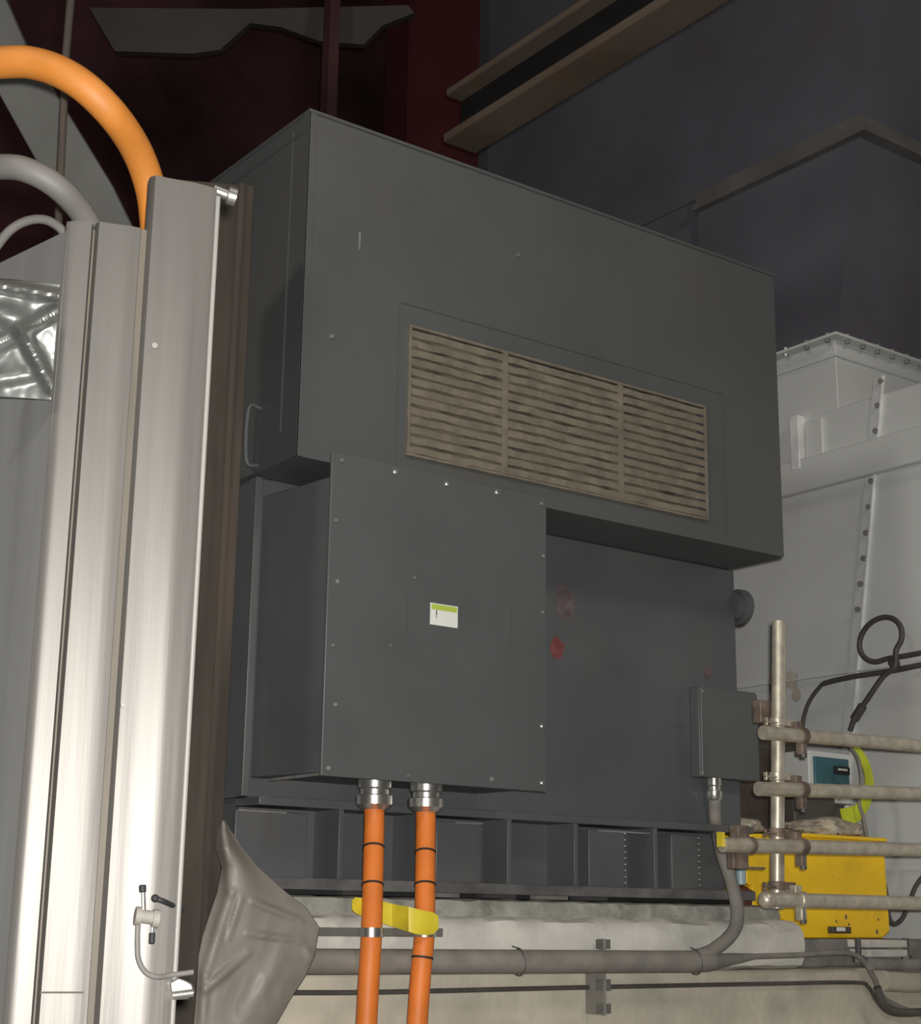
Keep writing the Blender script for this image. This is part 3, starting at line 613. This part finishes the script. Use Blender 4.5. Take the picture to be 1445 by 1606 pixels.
# ------------------------------------------------------------------ dark ducts and steelwork high behind
XD = 9.0
def onD(px, py, X=XD): return atX(px, py, X)
vd = thing('ventilation_duct', 'large dark blue-grey tapered duct rising at the upper right', 'duct', (10.5, 9, 0))
t1 = onD(1392, -45, 9.06); t2 = onD(1357, 186, 9.06)
bm = B(); prism(bm, [t1, t2, Vector((9.06, 12.2, t2.z)), Vector((9.06, 12.2, t1.z + 3))] , (4.5, 0, 0)); obj('upper_section', bm, 'duct', vd, smooth=False)
l1 = onD(1349, 215); l2 = onD(1315, 500)
l3 = l2 + (l2 - l1) * 2.4
bm = B(); prism(bm, [l1, l3, Vector((9, 8.80, l3.z)), Vector((9, 8.80, l1.z))], (4.5, 0, 0)); obj('lower_section', bm, 'duct', vd, smooth=False)
bm = B(); box(bm, 8.93, 13.6, l1.y - .10, 8.8, l1.z, l1.z + .045); box(bm, 8.98, 13.5, l1.y - .02, 8.8, l1.z + .045, t2.z + .01); obj('joint_flange', bm, 'duct_light', vd, smooth=False)
bm = B(); box(bm, 9.1, 13.0, l1.y + 1.2, 12.1, 0, l3.z + .01); obj('support_wall', bm, 'duct', vd, smooth=False)
bm = B(); box(bm, 9.08, 9.2, 8.7, 12.2, 0, t2.z + .1); obj('far_panel', bm, 'duct', vd, smooth=False)
# overhead I-beam
a = atX(694, 140, 5.0); zt2, zb2 = atX(700, 140, 5).z, atX(700, 207, 5).z
ib2 = thing('overhead_beam', 'brown painted steel beam running diagonally above the motor cooler', 'beam', (5, 3, zb2))
ys, ye = 1.0, 6.93
bm = B(); box(bm, 5.0, 5.24, ys, ye, zt2 - .045, zt2); obj('upper_flange', bm, 'beam', ib2, bevel=.006)
bm = B(); box(bm, 5.11, 5.13, ys, ye - .01, zb2, zt2 - .02); obj('web', bm, 'black', ib2)
bm = B(); box(bm, 5.0, 5.24, ys, ye + .02, zb2 - .055, zb2); obj('lower_flange', bm, 'beam', ib2, bevel=.006)
bm = B(); box(bm, 5.0, 5.24, 1.0, 1.24, 0, zb2 - .055); obj('column', bm, 'beam', ib2)
# maroon columns, grey duct bits
def slab(name, pix, D, depth, mt, lab, cat, group=None):
    bm = B(); prism(bm, [atD(x, y, D) for x, y in pix], FW * depth); o = obj(name, bm, mt, smooth=False); tag(o, lab, cat, group); return o
slab('background_duct', [(140, 12), (395, 14), (640, 8), (650, 20), (600, 40), (570, 70), (500, 64), (440, 42), (392, 36), (345, 78), (300, 84), (180, 80)], 13.0, .12, 'hallgrey', 'blurred grey duct far up in the dark, left of the maroon columns', 'duct')
x = atY(522, 100, 14.0); bm = B(); box(bm, x.x - .08, x.x + .10, 11.5, 11.7, 0, 13.9)
x = atY(523, 100, 9.6); bm.free(); bm = B(); box(bm, x.x - .045, x.x + .045, 9.6, 9.7, 0, 13.9); tag(obj('maroon_post', bm, 'hall'), 'thin dark maroon post crossing the grey background duct', 'post')
a = atY(640, 100, 11.5); b = atY(752, 100, 11.5); bm = B(); box(bm, a.x, b.x, 11.5, 11.9, 0, 13.9); tag(obj('maroon_column', bm, 'maroon'), 'broad dark maroon steel column behind the overhead beam end', 'column')

# ------------------------------------------------------------------ sheet-metal clad enclosure at the left
P0 = EYE + ray(300, 958) * 2.6
az = math.radians(107); dv = Vector((math.sin(az), math.cos(az), 0)); nv = Vector((dv.y, -dv.x, 0))   # nv points to the camera side
if nv.dot(EYE - P0) < 0: nv = -nv
def U(px, py): return (atP(px, py, P0, nv) - P0).dot(dv)
def PP(u, z, out=0.0): q = P0 + dv * u + nv * out; return Vector((q.x, q.y, z))
en = thing('clad_enclosure', 'tall silver enclosure clad in folded aluminium sheets at the left', 'enclosure', PP(-.15, 0, -.2))
uR = U(270, 1606); uA = U(150, 1606); uB = U(138, 1606); uC = U(52, 1606); uD = U(8, 1606)
zA = atP(300, 290, P0, nv).z; zB = atP(170, 352, P0, nv).z
def profile_sheet(name, prof, z0, zf, mt, back=.02, nz=40, amp=.0016, parent=en):
    """profile in (u, out) walked left to right, raised vertically; zf(u) gives its top"""
    bm = B(); rows = []
    pr = prof + [(prof[-1][0], prof[-1][1] - back), (prof[0][0], prof[0][1] - back)]
    for k in range(nz + 1):
        row = []
        for j, (u, o) in enumerate(pr):
            z = z0 + (zf(u) - z0) * k / nz
            q = amp * noise.noise(Vector((u * 14, z * 2.2, 1.3))) if j < len(prof) else 0
            row.append(bm.verts.new(PP(u, z, o + q)))
        rows.append(row)
    n = len(pr)
    for k in range(nz):
        for j in range(n): bm.faces.new((rows[k][j], rows[k][(j + 1) % n], rows[k + 1][(j + 1) % n], rows[k + 1][j]))
    bm.faces.new(rows[0]); bm.faces.new(rows[-1][::-1])
    return obj(name, bm, mt, parent)
def dense(pr, step=.008):
    out = []
    for (a, b), (c, d) in zip(pr, pr[1:]):
        n = max(1, int(abs(c - a) / step))
        out += [(a + (c - a) * k / n, b + (d - b) * k / n) for k in range(n)]
    return out + [pr[-1]]
zl = lambda px0, py0, px1, py1: (lambda u: atP(px0, py0, P0, nv).z + (atP(px1, py1, P0, nv).z - atP(px0, py0, P0, nv).z) * (u - U(px0, py0)) / (U(px1, py1) - U(px0, py0)))
fA = profile_sheet('front_sheet', dense([(uA - .004, .0), (uA + .004, .012), (uA + .030, .012), (uR - .045, .016), (uR - .012, .012), (uR - .004, .010)]), 0, zl(232, 277, 338, 300), 'sheet', nz=60)
fA['label'] = 'tallest aluminium sheet, at the right edge'
bm = B(); tube(bm, [PP(uR - .002, 0, .012), PP(uR - .002, zA - .02, .012)], .0042, 10); obj('rolled_edge', bm, 'sheet_edge', en)
bm = B(); prism(bm, [PP(uB - .004, 0, .001), PP(uA + .002, 0, .001), PP(uA + .002, zB, .001), PP(uB - .004, zB, .001)], nv * -.01); obj('joint_strip', bm, 'seam', en)
profile_sheet('front_sheet', dense([(uC + .003, -.006), (uC + .008, .006), (uB - .020, .008), (uB - .003, .006), (uB, -.004)]), 0, lambda u: zB, 'sheet', nz=60)
profile_sheet('front_sheet', dense([(uD - .004, -.006), (uD + .003, .000), (uD + .010, .003), (uC - .004, .004), (uC, -.006)]), 0, lambda u: zB - .004, 'sheet', nz=60)
bm = B(); prism(bm, [PP(uD - .003, 0, -.008), PP(uC + .006, 0, -.008), PP(uC + .006, zB - .01, -.008), PP(uD - .003, zB - .01, -.008)], nv * -.01); obj('joint_strip', bm, 'seam', en)
# left flank going back into the hall
c0 = PP(uD - .002, 0, -.004); dvs = Vector((-.18, .98, 0)).normalized()
bm = B(); a0 = Vector((c0.x, c0.y, 0)); b0 = a0 + dvs * .9
prism(bm, [a0, b0, Vector((b0.x, b0.y, zB - .02)), Vector((a0.x, a0.y, zB - .02))], (-dvs.y * -.012, dvs.x * -.012 * -1, 0)); obj('side_sheet', bm, 'flank', en)
# small fixings on the tall sheet
for px, py, r in ((240, 547, .005), (190, 1108, .003)):
    u, z = U(px, py), atP(px, py, P0, nv).z; bm = B(); cyl(bm, PP(u, z, .012), PP(u, z, .018), r, 12); obj('rivet', bm, 'sheet_edge', en)
bm = B(); u, z = U(352, 305), atP(352, 305, P0, nv).z
tube(bm, [PP(u - .020, z + .006, .0), PP(u + .004, z, .0), PP(u + .006, z, .0), PP(u + .020, z - .002, .0)], [.010, .010, .017, .017], 14); obj('corner_bolt', bm, 'chrome', en)
u0, z = U(130, 1556), atP(130, 1556, P0, nv).z; u1 = U(62, 1554)
bm = B(); box(bm, 0, .001, 0, .001, 0, .001); bm.free(); bm = B(); tube(bm, [PP(u1, z, .0075), PP(u0, z, .0085)], .0016, 6); obj('sheet_lap', bm, 'seam', en)
# crumpled foil bulging out of the left flank
bm = B(); NX, NZ = 70, 80; g = []
for i in range(NX + 1):
    row = []
    for j in range(NZ + 1):
        px = -50 + 145 * i / NX - 14 * (j / NZ); py = 436 + 182 * j / NZ + 10 * i / NX
        D = 2.60 + .012 * noise.noise(Vector((i * .045, j * .045, 4))) + .0022 * noise.noise(Vector((i * .13, j * .13, 9)))
        for ax, ay, bx_, by, h, wd in ((-50, 440, 100, 466, .030, 8), (98, 484, 34, 520, .034, 8), (-50, 560, 34, 522, .03, 12), (34, 520, 82, 608, .034, 8), (-50, 480, 40, 505, .02, 14), (-40, 600, 60, 585, .015, 10)):
            ex, ey = bx_ - ax, by - ay; tt = max(0, min(1, ((px - ax) * ex + (py - ay) * ey) / (ex * ex + ey * ey)))
            D -= h * math.exp(-(math.hypot(px - ax - ex * tt, py - ay - ey * tt) / wd) ** 2)
        row.append(bm.verts.new(atD(px, py, D)))
    g.append(row)
for i in range(NX):
    for j in range(NZ): bm.faces.new((g[i][j], g[i + 1][j], g[i + 1][j + 1], g[i][j + 1]))
fo = obj('insulation_foil', bm, 'foil'); md = fo.modifiers.new('thick', 'SOLIDIFY'); md.thickness = .003
tag(fo, 'crumpled shiny insulation foil bulging at the far left edge of the enclosure', 'foil')

# brown steel column beside the enclosure
Pc = EYE + ray(345, 1000) * 4.35
rc = ray(365, 288); cz = 1.6 + rc.z * math.hypot(Pc.x, Pc.y) / math.hypot(rc.x, rc.y)
def PC(px, py, D): return atD(px, py, D)
bcol = thing('brown_column', 'narrow brown steel column between the silver enclosure and the motor', 'column', (Pc.x, Pc.y, 0))
n2 = Vector((Pc.x, Pc.y, 0)).normalized(); t2v = Vector((n2.y, -n2.x, 0))
def cquad(o0, o1, w0, w1, z0, z1):
    bm = B(); base_ = [Vector((Pc.x, Pc.y, 0)) + n2 * o + t2v * w for o, w in ((o0, w0), (o1, w0), (o1, w1), (o0, w1))]
    prism(bm, [b + Vector((0, 0, z0)) for b in base_], (0, 0, z1 - z0)); return bm
obj('column_face', cquad(0, .10, -.19, .034, 0, cz), 'brown', bcol, bevel=.003)
obj('column_flange', cquad(-.014, .0, -.012, .006, 0, cz), 'brown', bcol, bevel=.002)

# latch, pin and sensor fitting at the enclosure's lower right edge
def UP(px, py, out): return PP(U(px, py), atP(px, py, P0, nv).z, out)
fs = thing('sensor_fitting', 'small clamp fitting with black knob and hooked grey lead on the tall sheet', 'fitting', UP(226, 1470, .02))
bm = B(); cyl(bm, UP(209, 1436, .030), UP(243, 1440, .030), .0105, 14); cyl(bm, UP(207, 1436, .030), UP(216, 1437, .030), .014, 12); cyl(bm, UP(234, 1440, .030), UP(244, 1441, .030), .014, 12); obj('clamp_body', bm, 'conduit', fs)
bm = B(); cyl(bm, UP(219, 1388, .03), UP(219, 1400, .03), .0055, 12); obj('black_knob', bm, 'black', fs, bevel=.002)
bm = B(); cyl(bm, UP(220, 1400, .03), UP(221, 1432, .03), .0035, 10); obj('stem', bm, 'chrome', fs)
bm = B(); cyl(bm, UP(234, 1462, .03), UP(233, 1480, .03), .0048, 12); obj('black_plug', bm, 'black', fs, bevel=.002)
bm = B(); cyl(bm, UP(235, 1444, .03), UP(234, 1464, .03), .0028, 10); obj('plug_stem', bm, 'chrome', fs)
bm = B(); tube(bm, spline([UP(212, 1440, .03), UP(211, 1480, .03), UP(213, 1505, .03), UP(224, 1524, .03), UP(242, 1531, .028), (UP(262, 1529, .02)), UP(300, 1524, .015)], 8), .0042, 10); obj('grey_lead', bm, 'hose', fs)
bm = B(); tube(bm, spline([UP(238, 1409, .032), UP(255, 1415, .028), UP(290, 1428, -.02)], 6), .0042, 12); bmesh.ops.create_uvsphere(bm, u_segments=12, v_segments=8, radius=.0062, matrix=Matrix.Translation(UP(238, 1409, .032)))
tag(obj('black_pin', bm, 'black'), 'short black pin sticking out past the right edge of the tall sheet', 'pin')
la = thing('edge_latch', 'shiny metal latch joining the tall sheet to the brown column', 'latch', UP(285, 1558, .0))
bm = B(); prism(bm, [UP(x, y, .02) for x, y in ((262, 1540), (276, 1532), (298, 1541), (303, 1556), (292, 1566), (266, 1568))], -nv * .02); obj('latch_plate', bm, 'chrome', la, bevel=.003)
bm = B(); cyl(bm, UP(266, 1560, .024), UP(298, 1556, .024), .006, 12); obj('latch_bar', bm, 'chrome', la)

# ------------------------------------------------------------------ cables, hoses and strips above the enclosure
pts = [atD(px, py, d_) for px, py, d_ in ((-420, 330, 3.1), (-300, 190, 3.0), (-150, 112, 2.9), (0, 98, 2.82), (60, 101, 2.80), (118, 126, 2.78), (170, 172, 2.80), (210, 228, 2.88), (233, 285, 2.93), (243, 345, 2.95), (248, 460, 2.95), (240, 700, 2.90), (222, 1000, 2.85))]
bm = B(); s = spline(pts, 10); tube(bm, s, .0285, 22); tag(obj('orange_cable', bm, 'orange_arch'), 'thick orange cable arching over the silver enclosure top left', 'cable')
pts = [atD(px, py, d_) for px, py, d_ in ((-260, 330, 3.0), (-120, 275, 2.9), (0, 262, 2.80), (50, 270, 2.78), (98, 300, 2.80), (135, 345, 2.86), (155, 400, 2.90), (158, 520, 2.88), (150, 800, 2.85))]
bm = B(); s = spline(pts, 10); tube(bm, s, .0225, 18); tag(obj('grey_hose', bm, 'hose'), 'thick grey hose arching below the orange cable into the enclosure', 'hose')
pts = [atD(px, py, d_) for px, py, d_ in ((-80, 470, 2.9), (-20, 405, 2.88), (15, 362, 2.86), (48, 345, 2.85), (80, 348, 2.84), (105, 375, 2.83), (112, 440, 2.82), (108, 700, 2.85))]
bm = B(); tube(bm, spline(pts, 10), .0085, 14); tag(obj('thin_grey_hose', bm, 'hose'), 'thin grey hose curving inside the arch of the thick grey hose', 'hose')
bm = B(); prism(bm, [atD(x, y, 3.5) for x, y in ((-45, -40), (-8, -40), (40, 70), (175, 290), (215, 372), (130, 372), (62, 262), (-50, 60))], FW * .03)
tag(obj('cable_tray', bm, 'tray', bevel=.003), 'flat grey cable tray slanting down behind the orange cable arch', 'cable tray')
bm = B(); tube(bm, [atD(116, -60, 3.35), atD(104, 80, 3.35), atD(95, 270, 3.35), atD(90, 390, 3.35)], .0085, 12)
tag(obj('hanging_rod', bm, 'brown'), 'thin brown rod hanging upright behind the orange cable arch', 'rod')

# ------------------------------------------------------------------ draped plastic sheet in front of the motor base
outL = [(1288, 349), (1305, 343), (1330, 341), (1360, 350), (1400, 342), (1440, 328), (1470, 318), (1500, 312), (1560, 309), (1606, 305), (1680, 296), (1760, 290)]
outR = [(1288, 352), (1305, 362), (1330, 378), (1360, 402), (1400, 447), (1425, 480), (1455, 500), (1500, 492), (1530, 478), (1570, 452), (1606, 432), (1680, 405), (1760, 385)]
def interp(t, y):
    for (a, b), (c, d) in zip(t, t[1:]):
        if a <= y <= c: return b + (d - b) * (y - a) / (c - a)
    return t[-1][1]
CREASE = [(377, 1408, 357, 1472, .012, 5), (395, 1414, 472, 1446, .014, 5), (388, 1464, 474, 1476, .012, 5), (322, 1552, 388, 1494, .016, 6), (352, 1310, 362, 1400, .012, 7), (362, 1400, 322, 1530, .016, 8), (480, 1490, 492, 1512, .012, 6), (322, 1530, 316, 1620, .014, 7), (440, 1500, 380, 1600, .010, 12)]
bm = B(); NU, NV = 90, 170; g = []
for j in range(NV + 1):
    py = 1288 + (1760 - 1288) * j / NV; l, r = interp(outL, py), interp(outR, py); row = []
    for i in range(NU + 1):
        t = i / NU; px = l + (r - l) * t
        f = .012 * math.sin(2.2 * math.pi * t + py * .011) + .018 * noise.noise(Vector((px * .016 + 3, py * .009, 2))) + .006 * abs(noise.noise(Vector((px * .03 + py * .012, py * .022 - px * .01, 7))))
        f -= .05 * math.sin(math.pi * min(1, t)) * (1 if py > 1330 else (py - 1288) / 42)
        for (ax, ay, bx_, by, h, wd) in CREASE:
            ex, ey = bx_ - ax, by - ay; tt = max(0, min(1, ((px - ax) * ex + (py - ay) * ey) / (ex * ex + ey * ey)))
            dd = math.hypot(px - ax - ex * tt, py - ay - ey * tt); f -= h * math.exp(-(dd / wd) ** 2) * (.45 + .55 * math.sin(math.pi * min(1, tt + .1)))
        row.append(bm.verts.new(atY(px, py, 3.74 + f)))
    g.append(row)
for j in range(NV):
    for i in range(NU): bm.faces.new((g[j][i], g[j][i + 1], g[j + 1][i + 1], g[j + 1][i]))
tp = obj('plastic_sheet', bm, 'tarp'); md = tp.modifiers.new('thick', 'SOLIDIFY'); md.thickness = .004
tag(tp, 'wrinkled grey plastic sheet draped between the brown column and the plinth', 'plastic sheet')
